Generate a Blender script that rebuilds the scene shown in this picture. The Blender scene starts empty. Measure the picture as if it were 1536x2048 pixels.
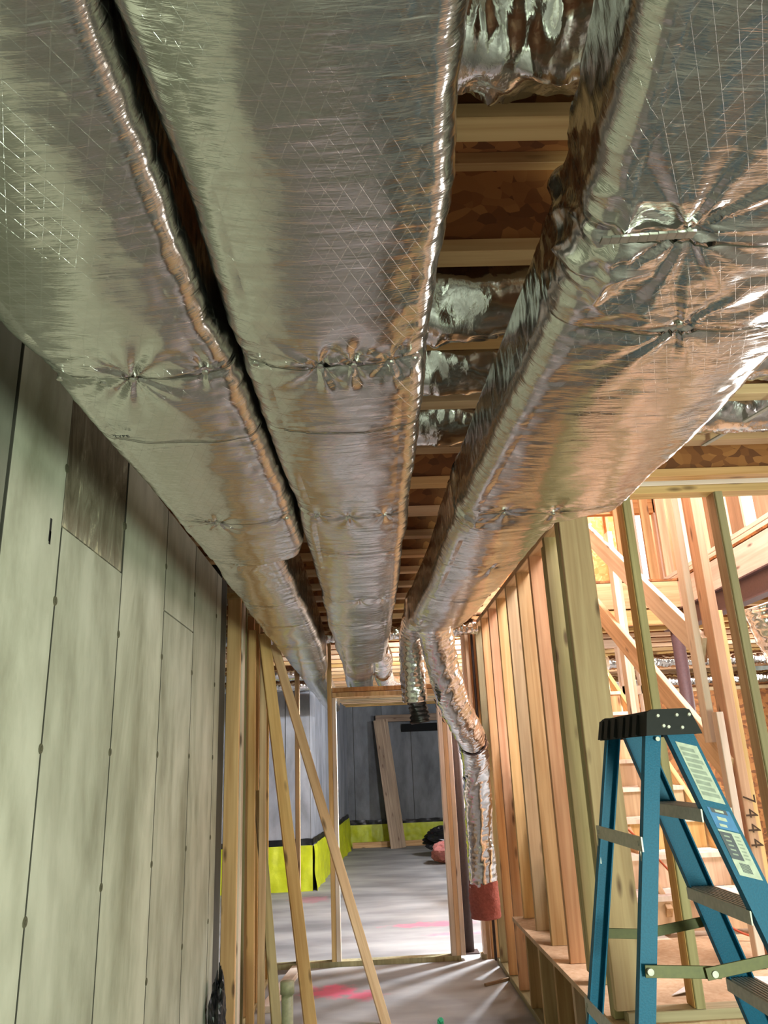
import bpy, bmesh, math, random
import numpy as np
from mathutils import Matrix, Vector
random.seed(7)
S = bpy.context.scene
COL = S.collection

# ------------------------------------------------------------------ camera
cam_d = bpy.data.cameras.new('camera')
cam = bpy.data.objects.new('camera', cam_d)
COL.objects.link(cam)
F, CX, CY, H = 1536.0, 768.0, 1024.0, 1.56
up = np.array([-203, 4674, -F]); up = up / np.linalg.norm(up)
fw = np.array([-33, -506, -F]); fw = fw - up * (fw @ up); fw /= np.linalg.norm(fw)
rt = np.cross(fw, up)
R = np.array([rt, fw, up])
M = Matrix([list(R[0]) + [0], list(R[1]) + [0], list(R[2]) + [H], [0, 0, 0, 1]])
cam.matrix_world = M
cam_d.sensor_fit = 'VERTICAL'
cam_d.sensor_height = 36.0
cam_d.lens = F / 2048 * 36.0
cam_d.clip_start = 0.02
S.camera = cam

# ------------------------------------------------------------------ world, lights, exposure
def lin(h):
    if isinstance(h, str):
        h = [int(h[i:i + 2], 16) / 255 for i in (0, 2, 4)]
    return tuple((c / 12.92 if c <= .04045 else ((c + .055) / 1.055) ** 2.4) for c in h) + (1.0,)

S.view_settings.view_transform = 'Standard'
S.view_settings.look = 'None'
S.view_settings.gamma = 1.0
S.view_settings.use_curve_mapping = False
S.view_settings.exposure = 0.38
W = bpy.data.worlds.new('sky'); S.world = W; W.use_nodes = True
bg = W.node_tree.nodes['Background']
bg.inputs[0].default_value = (.86, .93, 1, 1); bg.inputs[1].default_value = 2.5

def area(name, loc, target, sx, sy, power, col):
    l = bpy.data.lights.new(name, 'AREA'); l.shape = 'RECTANGLE'; l.size = sx; l.size_y = sy
    l.energy = power; l.color = col
    o = bpy.data.objects.new(name, l); COL.objects.link(o); o.location = loc
    o.rotation_euler = (Vector(target) - Vector(loc)).to_track_quat('-Z', 'Y').to_euler()
    return o

area('window_daylight_behind', (1.75, -0.9, 1.00), (-0.9, 2.6, 1.0), .5, .7, 108, (.82, 1.0, .80))
area('right_side_fill', (5.6, 1.0, 1.5), (0, 2.5, 1.6), 2.6, 2.0, 110, (1.0, .90, .84))  # added soft fill from the right
area('stairwell_daylight', (2.6, 3.65, 4.9), (1.9, 6.4, 2.4), 1.6, 1.2, 360, (.97, .93, 1.0))
area('upstairs_daylight', (3.6, 9.3, 5.1), (1.6, 10.0, 3.6), 1.2, .8, 90, (1.0, .90, .78))
area('far_basement_daylight', (5.6, 8.0, 1.8), (2.2, 8.4, 1.6), 1.5, 1.6, 170, (1.0, .93, .88))
pl = bpy.data.lights.new('bulb_light', 'POINT'); pl.energy = 520; pl.color = (.84, .90, 1.0); pl.shadow_soft_size = .07
plo = bpy.data.objects.new('bulb_light', pl); COL.objects.link(plo); plo.location = (1.50, 7.74, 2.38)
pl2 = bpy.data.lights.new('far_room_fill', 'POINT'); pl2.energy = 210; pl2.color = (.80, .88, 1.0); pl2.shadow_soft_size = .1  # added lamp to brighten the far room, no bulb is seen there
plo2 = bpy.data.objects.new('far_room_fill', pl2); COL.objects.link(plo2); plo2.location = (2.3, 12.2, 2.4)

# ------------------------------------------------------------------ object helpers
WM = {}
def link(o, parent=None, mat=None):
    COL.objects.link(o)
    m = mat if mat is not None else Matrix.Identity(4)
    WM[o] = m.copy()
    if parent is not None:
        o.parent = parent
        o.matrix_basis = WM[parent].inverted() @ m
    else:
        o.matrix_basis = m
    return o

def tag(o, label=None, cat=None, group=None, kind=None):
    if label: o['label'] = label
    if cat: o['category'] = cat
    if group: o['group'] = group
    if kind: o['kind'] = kind
    return o

def thing(name, loc, label, cat, group=None):
    o = bpy.data.objects.new(name, None)
    o.empty_display_size = .1
    link(o, None, Matrix.Translation(loc))
    return tag(o, label, cat, group)

def mesh_obj(name, verts, faces, mat, parent=None, M_=None, smooth=False):
    me = bpy.data.meshes.new(name)
    me.from_pydata([tuple(v) for v in verts], [], faces)
    me.update()
    if mat is not None: me.materials.append(mat)
    if smooth:
        me.polygons.foreach_set('use_smooth', [True] * len(me.polygons))
    o = bpy.data.objects.new(name, me)
    return link(o, parent, M_)

def prism(profile, z0, z1):
    n = len(profile)
    v = [(x, y, z0) for x, y in profile] + [(x, y, z1) for x, y in profile]
    f = [tuple(range(n - 1, -1, -1)), tuple(range(n, 2 * n))]
    f += [(i, (i + 1) % n, n + (i + 1) % n, n + i) for i in range(n)]
    return v, f

def cham(w, t, c=.003):
    a, b = w / 2, t / 2
    c = min(c, a * .3, b * .3)
    return [(-a + c, -b), (a - c, -b), (a, -b + c), (a, b - c), (a - c, b), (-a + c, b), (-a, b - c), (-a, -b + c)]

def frame(p, q, wdir):
    p, q, wdir = Vector(p), Vector(q), Vector(wdir)
    z = (q - p).normalized()
    x = (wdir - z * wdir.dot(z)).normalized()
    y = z.cross(x)
    m = Matrix.Identity(4)
    for i in range(3):
        m[i][0], m[i][1], m[i][2], m[i][3] = x[i], y[i], z[i], p[i]
    return m, (q - p).length

def board(name, p, q, w, t, wdir, mat, parent=None, c=.003, label=None):
    """lumber from p to q: w wide along wdir, t thick."""
    m, L = frame(p, q, wdir)
    v, f = prism(cham(w, t, c), 0, L)
    o = mesh_obj(name, v, f, mat, parent, m)
    if label: o['label'] = label
    return o

def box(name, x0, x1, y0, y1, z0, z1, mat, parent=None, c=.002):
    m = Matrix.Translation(((x0 + x1) / 2, (y0 + y1) / 2, z0))
    v, f = prism(cham(x1 - x0, y1 - y0, c), 0, z1 - z0)
    return mesh_obj(name, v, f, mat, parent, m)

class MB:
    def __init__(s): s.v = []; s.f = []
    def add(s, v, f, m=None):
        o = len(s.v)
        s.v += [tuple(m @ Vector(p)) if m is not None else tuple(p) for p in v]
        s.f += [tuple(i + o for i in t) for t in f]
    def box(s, x0, x1, y0, y1, z0, z1, m=None):
        v, f = prism([(x0, y0), (x1, y0), (x1, y1), (x0, y1)], z0, z1); s.add(v, f, m)
    def cyl(s, p, q, r, n=12, r2=None):
        m, L = frame(p, q, (1, .01, .3) if abs((Vector(q) - Vector(p)).normalized().x) < .9 else (0, 1, 0))
        r2 = r if r2 is None else r2
        v = [(r * math.cos(2 * math.pi * i / n), r * math.sin(2 * math.pi * i / n), 0) for i in range(n)]
        v += [(r2 * math.cos(2 * math.pi * i / n), r2 * math.sin(2 * math.pi * i / n), L) for i in range(n)]
        f = [tuple(range(n - 1, -1, -1)), tuple(range(n, 2 * n))] + [(i, (i + 1) % n, n + (i + 1) % n, n + i) for i in range(n)]
        s.add(v, f, m)
    def build(s, name, mat, parent=None, smooth=False, M_=None):
        if M_ is not None:
            inv = M_.inverted(); s.v = [tuple(inv @ Vector(p)) for p in s.v]
        return mesh_obj(name, s.v, s.f, mat, parent, M_, smooth)

# ------------------------------------------------------------------ materials
def nt(name):
    m = bpy.data.materials.new(name); m.use_nodes = True
    return m, m.node_tree.nodes, m.node_tree.links, m.node_tree.nodes['Principled BSDF']

def ramp(N, cols, interp='LINEAR'):
    r = N.new('ShaderNodeValToRGB'); r.color_ramp.interpolation = interp
    e = r.color_ramp.elements
    while len(e) < len(cols): e.new(.5)
    for i, (p, c) in enumerate(cols): e[i].position = p; e[i].color = c
    return r

def mix(N, L, fac, a, b, mode='MIX'):
    x = N.new('ShaderNodeMix'); x.data_type = 'RGBA'; x.blend_type = mode
    for s, v in ((0, fac), (6, a), (7, b)):
        if hasattr(v, 'links'): L.new(v, x.inputs[s])
        else: x.inputs[s].default_value = v
    return x.outputs[2]

def math_(N, L, op, a, b=None, c=None):
    x = N.new('ShaderNodeMath'); x.operation = op
    for i, v in enumerate((a, b, c)):
        if v is None: continue
        if hasattr(v, 'links'): L.new(v, x.inputs[i])
        else: x.inputs[i].default_value = v
    return x.outputs[0]

def wood(name, c1, c2, rough=.72, knot=True, var=.22):
    m, N, L, B = nt(name)
    tc = N.new('ShaderNodeTexCoord'); oi = N.new('ShaderNodeObjectInfo')
    mp = N.new('ShaderNodeMapping'); L.new(tc.outputs['Object'], mp.inputs[0])
    mp.inputs['Scale'].default_value = (38, 38, 1.3)
    off = N.new('ShaderNodeCombineXYZ')
    r50 = math_(N, L, 'MULTIPLY', oi.outputs['Random'], 60)
    for i in range(3): L.new(r50, off.inputs[i])
    L.new(off.outputs[0], mp.inputs['Location'])
    n1 = N.new('ShaderNodeTexNoise'); n1.inputs['Scale'].default_value = 1; n1.inputs['Detail'].default_value = 5
    n1.inputs['Distortion'].default_value = .6; L.new(mp.outputs[0], n1.inputs[0])
    r1 = ramp(N, [(.3, lin(c1)), (.7, lin(c2))]); L.new(n1.outputs[0], r1.inputs[0])
    mp2 = N.new('ShaderNodeMapping'); L.new(tc.outputs['Object'], mp2.inputs[0])
    mp2.inputs['Scale'].default_value = (4, 4, .9); L.new(off.outputs[0], mp2.inputs['Location'])
    n2 = N.new('ShaderNodeTexNoise'); n2.inputs['Scale'].default_value = 1.2; n2.inputs['Detail'].default_value = 3
    L.new(mp2.outputs[0], n2.inputs[0])
    r2 = ramp(N, [(.35, (.78, .74, .68, 1)), (.65, (1.08, 1.05, 1.02, 1))]); L.new(n2.outputs[0], r2.inputs[0])
    col = mix(N, L, 1.0, r1.outputs[0], r2.outputs[0], 'MULTIPLY')
    hv = N.new('ShaderNodeHueSaturation')
    L.new(math_(N, L, 'MULTIPLY_ADD', oi.outputs['Random'], .022, .489), hv.inputs['Hue'])
    L.new(math_(N, L, 'MULTIPLY_ADD', math_(N, L, 'FRACT', math_(N, L, 'MULTIPLY', oi.outputs['Random'], 17.3)), var * 2, 1 - var), hv.inputs['Value'])
    L.new(math_(N, L, 'MULTIPLY_ADD', math_(N, L, 'FRACT', math_(N, L, 'MULTIPLY', oi.outputs['Random'], 7.7)), .35, .82), hv.inputs['Saturation'])
    L.new(col, hv.inputs['Color']); col = hv.outputs[0]
    if knot:
        vm = N.new('ShaderNodeMapping'); L.new(tc.outputs['Object'], vm.inputs[0])
        vm.inputs['Scale'].default_value = (16, 16, 4.5); L.new(off.outputs[0], vm.inputs['Location'])
        vo = N.new('ShaderNodeTexVoronoi'); vo.inputs['Scale'].default_value = 1; L.new(vm.outputs[0], vo.inputs[0])
        pick = math_(N, L, 'GREATER_THAN', N.new('ShaderNodeSeparateColor').outputs[0], .5)
        sc = pick.node.inputs[0].links[0].from_node
        L.new(vo.outputs['Color'], sc.inputs[0]); pick.node.inputs[1].default_value = .68
        kr = ramp(N, [(.10, (1, 1, 1, 1)), (.26, (0, 0, 0, 1))]); L.new(vo.outputs['Distance'], kr.inputs[0])
        kf = math_(N, L, 'MULTIPLY', kr.outputs[0], pick)
        col = mix(N, L, math_(N, L, 'MULTIPLY', kf, .8), col, lin('4a2a12'))
    L.new(col, B.inputs['Base Color']); B.inputs['Roughness'].default_value = rough
    bp = N.new('ShaderNodeBump'); bp.inputs['Strength'].default_value = .25; bp.inputs['Distance'].default_value = .002
    L.new(n1.outputs[0], bp.inputs['Height']); L.new(bp.outputs[0], B.inputs['Normal'])
    return m

PINE = wood('pine_lumber', 'b68f60', 'd3b384')
PINE_O = wood('orange_pine', 'ba9068', 'd6b28a')
PINE_G = wood('greenish_pine', '988d66', 'b6ab82')
PINE_P = wood('pale_pine', 'dcc8b6', 'f0e2d4', var=.1)
PINE_D = wood('old_pine', '7b6048', 'a08464')
PLY = wood('plywood', 'cdb08c', 'e2cbab', knot=False)

def osb(name, c1, c2, c3):
    m, N, L, B = nt(name)
    tc = N.new('ShaderNodeTexCoord'); mp = N.new('ShaderNodeMapping'); L.new(tc.outputs['Object'], mp.inputs[0])
    mp.inputs['Scale'].default_value = (14, 26, 20)
    n0 = N.new('ShaderNodeTexNoise'); n0.inputs['Scale'].default_value = 3; L.new(tc.outputs['Object'], n0.inputs[0])
    ad = N.new('ShaderNodeVectorMath'); ad.operation = 'ADD'; L.new(mp.outputs[0], ad.inputs[0])
    sc = N.new('ShaderNodeVectorMath'); sc.operation = 'SCALE'; sc.inputs['Scale'].default_value = 4
    L.new(n0.outputs['Color'], sc.inputs[0]); L.new(sc.outputs[0], ad.inputs[1])
    v = N.new('ShaderNodeTexVoronoi'); v.inputs['Scale'].default_value = 1.3; L.new(ad.outputs[0], v.inputs[0])
    s = N.new('ShaderNodeSeparateColor'); L.new(v.outputs['Color'], s.inputs[0])
    r = ramp(N, [(.1, lin(c1)), (.5, lin(c2)), (.9, lin(c3))]); L.new(s.outputs[0], r.inputs[0])
    L.new(r.outputs[0], B.inputs['Base Color']); B.inputs['Roughness'].default_value = .75
    bp = N.new('ShaderNodeBump'); bp.inputs['Strength'].default_value = .3; bp.inputs['Distance'].default_value = .003
    L.new(s.outputs[1], bp.inputs['Height']); L.new(bp.outputs[0], B.inputs['Normal'])
    return m
OSB = osb('osb_board', '6b3f1c', '8a5527', 'a36c38')
OSB_O = osb('sunlit_osb', 'd98a4c', 'e69f62', 'f0b47c')  # the orange of the sunlight is put into the sheathing colour

def concrete(name, base, dark, light, streak=.55, pits=True, scale=1.0):
    m, N, L, B = nt(name)
    g = N.new('ShaderNodeNewGeometry'); oi = N.new('ShaderNodeObjectInfo')
    mp = N.new('ShaderNodeMapping'); L.new(g.outputs['Position'], mp.inputs[0])
    mp.inputs['Scale'].default_value = (1.6, 1.6, .55)
    n1 = N.new('ShaderNodeTexNoise'); n1.inputs['Scale'].default_value = 1.5 * scale; n1.inputs['Detail'].default_value = 8
    n1.inputs['Roughness'].default_value = .62; L.new(mp.outputs[0], n1.inputs[0])
    r1 = ramp(N, [(.30, lin(dark)), (.5, lin(base)), (.72, lin(light))]); L.new(n1.outputs[0], r1.inputs[0]); n1.inputs['Distortion'].default_value = .4
    mp2 = N.new('ShaderNodeMapping'); L.new(g.outputs['Position'], mp2.inputs[0])
    mp2.inputs['Scale'].default_value = (9, 9, 3.6)
    n2 = N.new('ShaderNodeTexNoise'); n2.inputs['Scale'].default_value = 1; n2.inputs['Detail'].default_value = 6
    L.new(mp2.outputs[0], n2.inputs[0])
    r2 = ramp(N, [(.33, (.70, .69, .65, 1)), (.58, (1.04, 1.04, 1.04, 1))]); L.new(n2.outputs[0], r2.inputs[0])
    col = mix(N, L, streak, r1.outputs[0], r2.outputs[0], 'MULTIPLY')
    hv = N.new('ShaderNodeHueSaturation')
    L.new(math_(N, L, 'MULTIPLY_ADD', oi.outputs['Random'], .14, .93), hv.inputs['Value']); L.new(col, hv.inputs['Color'])
    col = hv.outputs[0]
    if pits:
        mp3 = N.new('ShaderNodeMapping'); L.new(g.outputs['Position'], mp3.inputs[0])
        mp3.inputs['Scale'].default_value = (34, 34, 20)
        v = N.new('ShaderNodeTexVoronoi'); v.inputs['Scale'].default_value = 1; L.new(mp3.outputs[0], v.inputs[0])
        s = N.new('ShaderNodeSeparateColor'); L.new(v.outputs['Color'], s.inputs[0])
        pk = math_(N, L, 'GREATER_THAN', s.outputs[0], .80)
        kr = ramp(N, [(.08, (1, 1, 1, 1)), (.2, (0, 0, 0, 1))]); L.new(v.outputs['Distance'], kr.inputs[0])
        col = mix(N, L, math_(N, L, 'MULTIPLY', math_(N, L, 'MULTIPLY', kr.outputs[0], pk), .75), col, lin('45432f'))
    L.new(col, B.inputs['Base Color']); B.inputs['Roughness'].default_value = .82
    bp = N.new('ShaderNodeBump'); bp.inputs['Strength'].default_value = .35; bp.inputs['Distance'].default_value = .004
    L.new(n2.outputs[0], bp.inputs['Height']); L.new(bp.outputs[0], B.inputs['Normal'])
    return m
CONC = concrete('concrete_wall', 'b2b3a1', '878772', 'c6c6b6')
CONC_F = concrete('far_concrete', '8b8e93', '6d7177', 'a2a5aa', pits=False)
CONC_D = concrete('dark_concrete', '6d6f70', '55585a', '808284', pits=False)
CONC_S = concrete('joint_concrete', '45433a', '37352d', '504e43', pits=False)

def stained():
    m, N, L, B = nt('stained_concrete')
    g = N.new('ShaderNodeNewGeometry'); mp = N.new('ShaderNodeMapping'); L.new(g.outputs['Position'], mp.inputs[0])
    mp.inputs['Scale'].default_value = (9, 9, 3.0)
    n = N.new('ShaderNodeTexNoise'); n.inputs['Scale'].default_value = 1.4; n.inputs['Detail'].default_value = 7; n.inputs['Roughness'].default_value = .7
    n.inputs['Distortion'].default_value = .8
    L.new(mp.outputs[0], n.inputs[0])
    s = N.new('ShaderNodeSeparateXYZ'); L.new(g.outputs['Position'], s.inputs[0])
    low = math_(N, L, 'MULTIPLY', math_(N, L, 'SUBTRACT', 2.34, s.outputs[2]), 2.2)
    low = math_(N, L, 'MAXIMUM', low, 0)
    t = math_(N, L, 'ADD', n.outputs[0], low)
    r = ramp(N, [(.30, lin('59503f')), (.52, lin('7d7462')), (.60, lin('8a8574')), (.66, lin('b7ae93'))]); L.new(t, r.inputs[0])
    L.new(r.outputs[0], B.inputs['Base Color']); B.inputs['Roughness'].default_value = .85
    bp = N.new('ShaderNodeBump'); bp.inputs['Strength'].default_value = .5; bp.inputs['Distance'].default_value = .006
    L.new(n.outputs[0], bp.inputs['Height']); L.new(bp.outputs[0], B.inputs['Normal'])
    return m
CONC_ST = stained()

def floor_mat():
    m, N, L, B = nt('concrete_slab')
    g = N.new('ShaderNodeNewGeometry')
    n = N.new('ShaderNodeTexNoise'); n.inputs['Scale'].default_value = 1.1; n.inputs['Detail'].default_value = 8
    mp = N.new('ShaderNodeMapping'); mp.inputs['Scale'].default_value = (.8, 2.0, 1); L.new(g.outputs['Position'], mp.inputs[0]); L.new(mp.outputs[0], n.inputs[0])
    r = ramp(N, [(.3, lin('737170')), (.5, lin('93918e')), (.68, lin('aaa7a3'))]); L.new(n.outputs[0], r.inputs[0])
    col = r.outputs[0]
    # pink marking-paint spots sprayed on the slab
    def spot(cx, cy, rx, ry, col, k):
        s = N.new('ShaderNodeVectorMath'); s.operation = 'SUBTRACT'; L.new(g.outputs['Position'], s.inputs[0]); s.inputs[1].default_value = (cx, cy, 0)
        q = N.new('ShaderNodeVectorMath'); q.operation = 'DIVIDE'; L.new(s.outputs[0], q.inputs[0]); q.inputs[1].default_value = (rx, ry, 1)
        d = N.new('ShaderNodeVectorMath'); d.operation = 'LENGTH'; L.new(q.outputs[0], d.inputs[0])
        n2 = N.new('ShaderNodeTexNoise'); n2.inputs['Scale'].default_value = 9; n2.inputs['Detail'].default_value = 4; L.new(g.outputs['Position'], n2.inputs[0])
        t = math_(N, L, 'SUBTRACT', math_(N, L, 'MULTIPLY', n2.outputs[0], 1.9), d.outputs['Value'])
        rr = ramp(N, [(.0, (0, 0, 0, 1)), (.5, (1, 1, 1, 1))]); L.new(t, rr.inputs[0])
        return mix(N, L, math_(N, L, 'MULTIPLY', rr.outputs[0], k), col, lin('e0607e'))
    col = spot(-.33, 6.45, .22, .22, col, .85)
    col = spot(-.08, 6.30, .16, .16, col, .8)
    col = spot(.62, 8.7, .55, .16, col, .55)
    col = spot(.80, 8.2, .35, .10, col, .5)
    col = spot(-.75, 10.6, .3, .3, col, .3)
    L.new(col, B.inputs['Base Color']); B.inputs['Roughness'].default_value = .7
    return m
SLAB = floor_mat()

def plain(name, c, rough=.6, metal=0, bump=0, bscale=60):
    m, N, L, B = nt(name)
    n = N.new('ShaderNodeTexNoise'); n.inputs['Scale'].default_value = bscale; n.inputs['Detail'].default_value = 4
    tc = N.new('ShaderNodeTexCoord'); L.new(tc.outputs['Object'], n.inputs[0])
    c = lin(c)
    r = ramp(N, [(.3, tuple(x * .85 for x in c[:3]) + (1,)), (.7, tuple(min(1, x * 1.12) for x in c[:3]) + (1,))])
    L.new(n.outputs[0], r.inputs[0]); L.new(r.outputs[0], B.inputs['Base Color'])
    B.inputs['Roughness'].default_value = rough; B.inputs['Metallic'].default_value = metal
    if bump:
        bp = N.new('ShaderNodeBump'); bp.inputs['Strength'].default_value = bump; bp.inputs['Distance'].default_value = .01
        L.new(n.outputs[0], bp.inputs['Height']); L.new(bp.outputs[0], B.inputs['Normal'])
    return m

def foil(name, tint='d3d2ce', rough=.17, scrim=True, wr=1.0, sc=(9, 75, 1), sc2=(60, 330, 1)):
    m, N, L, B = nt(name)
    B.inputs['Metallic'].default_value = 1.0
    B.inputs['Base Color'].default_value = lin(tint)
    tc = N.new('ShaderNodeTexCoord')
    mp = N.new('ShaderNodeMapping'); L.new(tc.outputs['UV'], mp.inputs[0])
    mp.inputs['Scale'].default_value = sc
    n = N.new('ShaderNodeTexNoise'); n.inputs['Scale'].default_value = 1; n.inputs['Detail'].default_value = 4
    n.inputs['Distortion'].default_value = .5; L.new(mp.outputs[0], n.inputs[0])
    mp2 = N.new('ShaderNodeMapping'); L.new(tc.outputs['UV'], mp2.inputs[0]); mp2.inputs['Scale'].default_value = sc2
    n2 = N.new('ShaderNodeTexNoise'); n2.inputs['Scale'].default_value = 1; n2.inputs['Detail'].default_value = 2
    L.new(mp2.outputs[0], n2.inputs[0])
    b1 = N.new('ShaderNodeBump'); b1.inputs['Strength'].default_value = .28 * wr; b1.inputs['Distance'].default_value = .006
    L.new(n.outputs[0], b1.inputs['Height'])
    b2 = N.new('ShaderNodeBump'); b2.inputs['Strength'].default_value = .30 * wr; b2.inputs['Distance'].default_value = .0012
    L.new(n2.outputs[0], b2.inputs['Height']); L.new(b1.outputs[0], b2.inputs['Normal'])
    nrm = b2.outputs[0]
    if scrim:
        s = N.new('ShaderNodeSeparateXYZ'); L.new(tc.outputs['UV'], s.inputs[0])
        lines = None
        for a, b in ((1, .42), (1, -.42)):
            t = math_(N, L, 'ADD', math_(N, L, 'MULTIPLY', s.outputs[0], a), math_(N, L, 'MULTIPLY', s.outputs[1], b))
            fr = math_(N, L, 'PINGPONG', math_(N, L, 'MULTIPLY', t, 1 / .0125), 1.0)
            e = math_(N, L, 'LESS_THAN', fr, .045)
            lines = e if lines is None else math_(N, L, 'MAXIMUM', lines, e)
        b3 = N.new('ShaderNodeBump'); b3.inputs['Strength'].default_value = .65; b3.inputs['Distance'].default_value = .0004
        L.new(lines, b3.inputs['Height']); L.new(nrm, b3.inputs['Normal']); nrm = b3.outputs[0]
        L.new(math_(N, L, 'MULTIPLY_ADD', lines, .05, rough), B.inputs['Roughness'])
    else:
        B.inputs['Roughness'].default_value = rough
    L.new(nrm, B.inputs['Normal'])
    return m
FOIL = foil('foil_facing')
FOIL_C = foil('crumpled_foil', 'dededc', .15, False, 1.2, (24, 30, 1), (90, 110, 1))
SEAM_SHADE = plain('seam_gap_shade', '3d3a30', .6)  # dark colour for ribbons that paint the shade in the foil joints
FOIL_TAPE = plain('foil_tape', 'b9b7b0', .38, 1.0)
STEEL = plain('brown_primed_steel', '5b4444', .6)
STEEL_D = plain('dark_primed_steel', '3a2a26', .7)
ALU = plain('aluminium', 'a8a298', .42, .15)
ALU_OL = plain('tarnished_spreader', '4c4a22', .5, .3)
BLUE = plain('blue_fibreglass', '005674', .50, 0, .08, 220); BLUE.node_tree.nodes['Principled BSDF'].inputs['Specular IOR Level'].default_value = .22
BLACKP = plain('black_plastic', '100f0d', .6); BLACKP.node_tree.nodes['Principled BSDF'].inputs['Specular IOR Level'].default_value = .25
BLACK = plain('black_sheet', '121214', .35)
VOID = plain('black_void', '060606', .95)
YEL = plain('yellow_vapour_barrier', 'bcc41a', .45, 0, .5, 9)
PINK = plain('pink_fibreglass', 'c97f76', .95, 0, .8, 60)
PINK_D = plain('dusty_pink_fibreglass', 'a05a52', .95, 0, .8, 50)
PVC = plain('grey_green_pvc', '8d8c6c', .5)
LBL = plain('label_paper', 'b2b7a4', .6)
LBLG = plain('label_grey_print', '8b9284', .6)
LBLB = plain('label_blue', '1668a0', .5)
LBLK = plain('label_black', '2a2b38', .5)
INK = plain('printed_ink', '1b1b1b', .8)
PENCIL = plain('pencil_brown', '4a3424', .8)
PAPER = plain('scrap_paper', 'd8cfc8', .8)
BOXW = plain('cable_orange', 'b04a20', .6)
GREENC = plain('green_plastic', '2f9c6d', .5)

CONC_K = concrete('dark_panel_concrete', '77776a', '5f5f50', '86867a')  # darker concrete for the recessed near panel
CONC_T = plain('tie_patch_concrete', '55523f', .9)

# ------------------------------------------------------------------ noise
rng = np.random.RandomState(3)
LAT = rng.rand(256, 256)
def vnoise(x, y):
    xi = np.floor(x).astype(int); yi = np.floor(y).astype(int)
    fx = x - xi; fy = y - yi
    fx = fx * fx * (3 - 2 * fx); fy = fy * fy * (3 - 2 * fy)
    a = LAT[xi & 255, yi & 255]; b = LAT[(xi + 1) & 255, yi & 255]
    c = LAT[xi & 255, (yi + 1) & 255]; d = LAT[(xi + 1) & 255, (yi + 1) & 255]
    return (a * (1 - fx) + b * fx) * (1 - fy) + (c * (1 - fx) + d * fx) * fy - .5
def fbm(x, y, o=4, g=.5):
    s = 0; a = 1
    for i in range(o):
        s = s + a * vnoise(x + 37 * i, y + 91 * i); x = x * 2.03; y = y * 2.03; a *= g
    return s
def ridge(x, y, o=3):
    s = 0; a = 1
    for i in range(o):
        s = s + a * (1 - np.abs(2 * vnoise(x + 17 * i, y + 53 * i))) ** 3; x = x * 2.1; y = y * 2.1; a *= .5
    return s

def grid_mesh(name, P, UV, mat, parent, M_=None, closed=True, caps=False):
    nv, nu, _ = P.shape
    me = bpy.data.meshes.new(name)
    idx = np.arange(nv * nu).reshape(nv, nu)
    cu = nu if closed else nu - 1
    j = np.arange(cu); jn = (j + 1) % nu
    a = idx[:-1][:, j]; b = idx[:-1][:, jn]; c = idx[1:][:, jn]; d = idx[1:][:, j]
    q = np.stack([a, b, c, d], -1).reshape(-1, 4)
    nf = len(q)
    ncap = 2 if caps else 0
    tot = nf * 4 + (2 * nu if caps else 0)
    me.vertices.add(nv * nu)
    W_ = P.reshape(-1, 3)
    if M_ is not None:
        Mi = np.array(M_.inverted()); W_ = W_ @ Mi[:3, :3].T + Mi[:3, 3]
    me.vertices.foreach_set('co', W_.astype(np.float32).ravel())
    me.loops.add(tot)
    lv = q.ravel()
    if caps: lv = np.concatenate([lv, idx[0][::-1], idx[-1]])
    me.loops.foreach_set('vertex_index', lv.astype(np.int32))
    me.polygons.add(nf + ncap)
    st = list(range(0, nf * 4, 4)) + ([nf * 4, nf * 4 + nu] if caps else [])
    lt = [4] * nf + ([nu, nu] if caps else [])
    me.polygons.foreach_set('loop_start', st); me.polygons.foreach_set('loop_total', lt)
    me.polygons.foreach_set('use_smooth', [True] * nf + [False] * ncap)
    uvl = me.uv_layers.new(name='UVMap')
    jn1 = j + 1
    U = np.concatenate([UV[..., 0], UV[:, :1, 0] + (UV[:, -1:, 0] - UV[:, :1, 0]) * (nu / (nu - 1))], 1)
    V = np.concatenate([UV[..., 1], UV[:, :1, 1]], 1)
    ua = np.stack([U[:-1][:, j], U[:-1][:, jn1], U[1:][:, jn1], U[1:][:, j]], -1)
    va = np.stack([V[:-1][:, j], V[:-1][:, jn1], V[1:][:, jn1], V[1:][:, j]], -1)
    uvs = np.stack([ua, va], -1).reshape(-1, 2)
    if caps: uvs = np.concatenate([uvs, np.zeros((2 * nu, 2))])
    uvl.data.foreach_set('uv', uvs.astype(np.float32).ravel())
    me.update(); me.validate()
    me.materials.append(mat)
    o = bpy.data.objects.new(name, me)
    return link(o, parent, M_)

# ================================================================== STRUCTURE
def struct(o): o['kind'] = 'structure'; return o

fl = struct(box('floor', -5, 6.2, -3.2, 18, -.15, 0, SLAB, c=.0))

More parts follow.
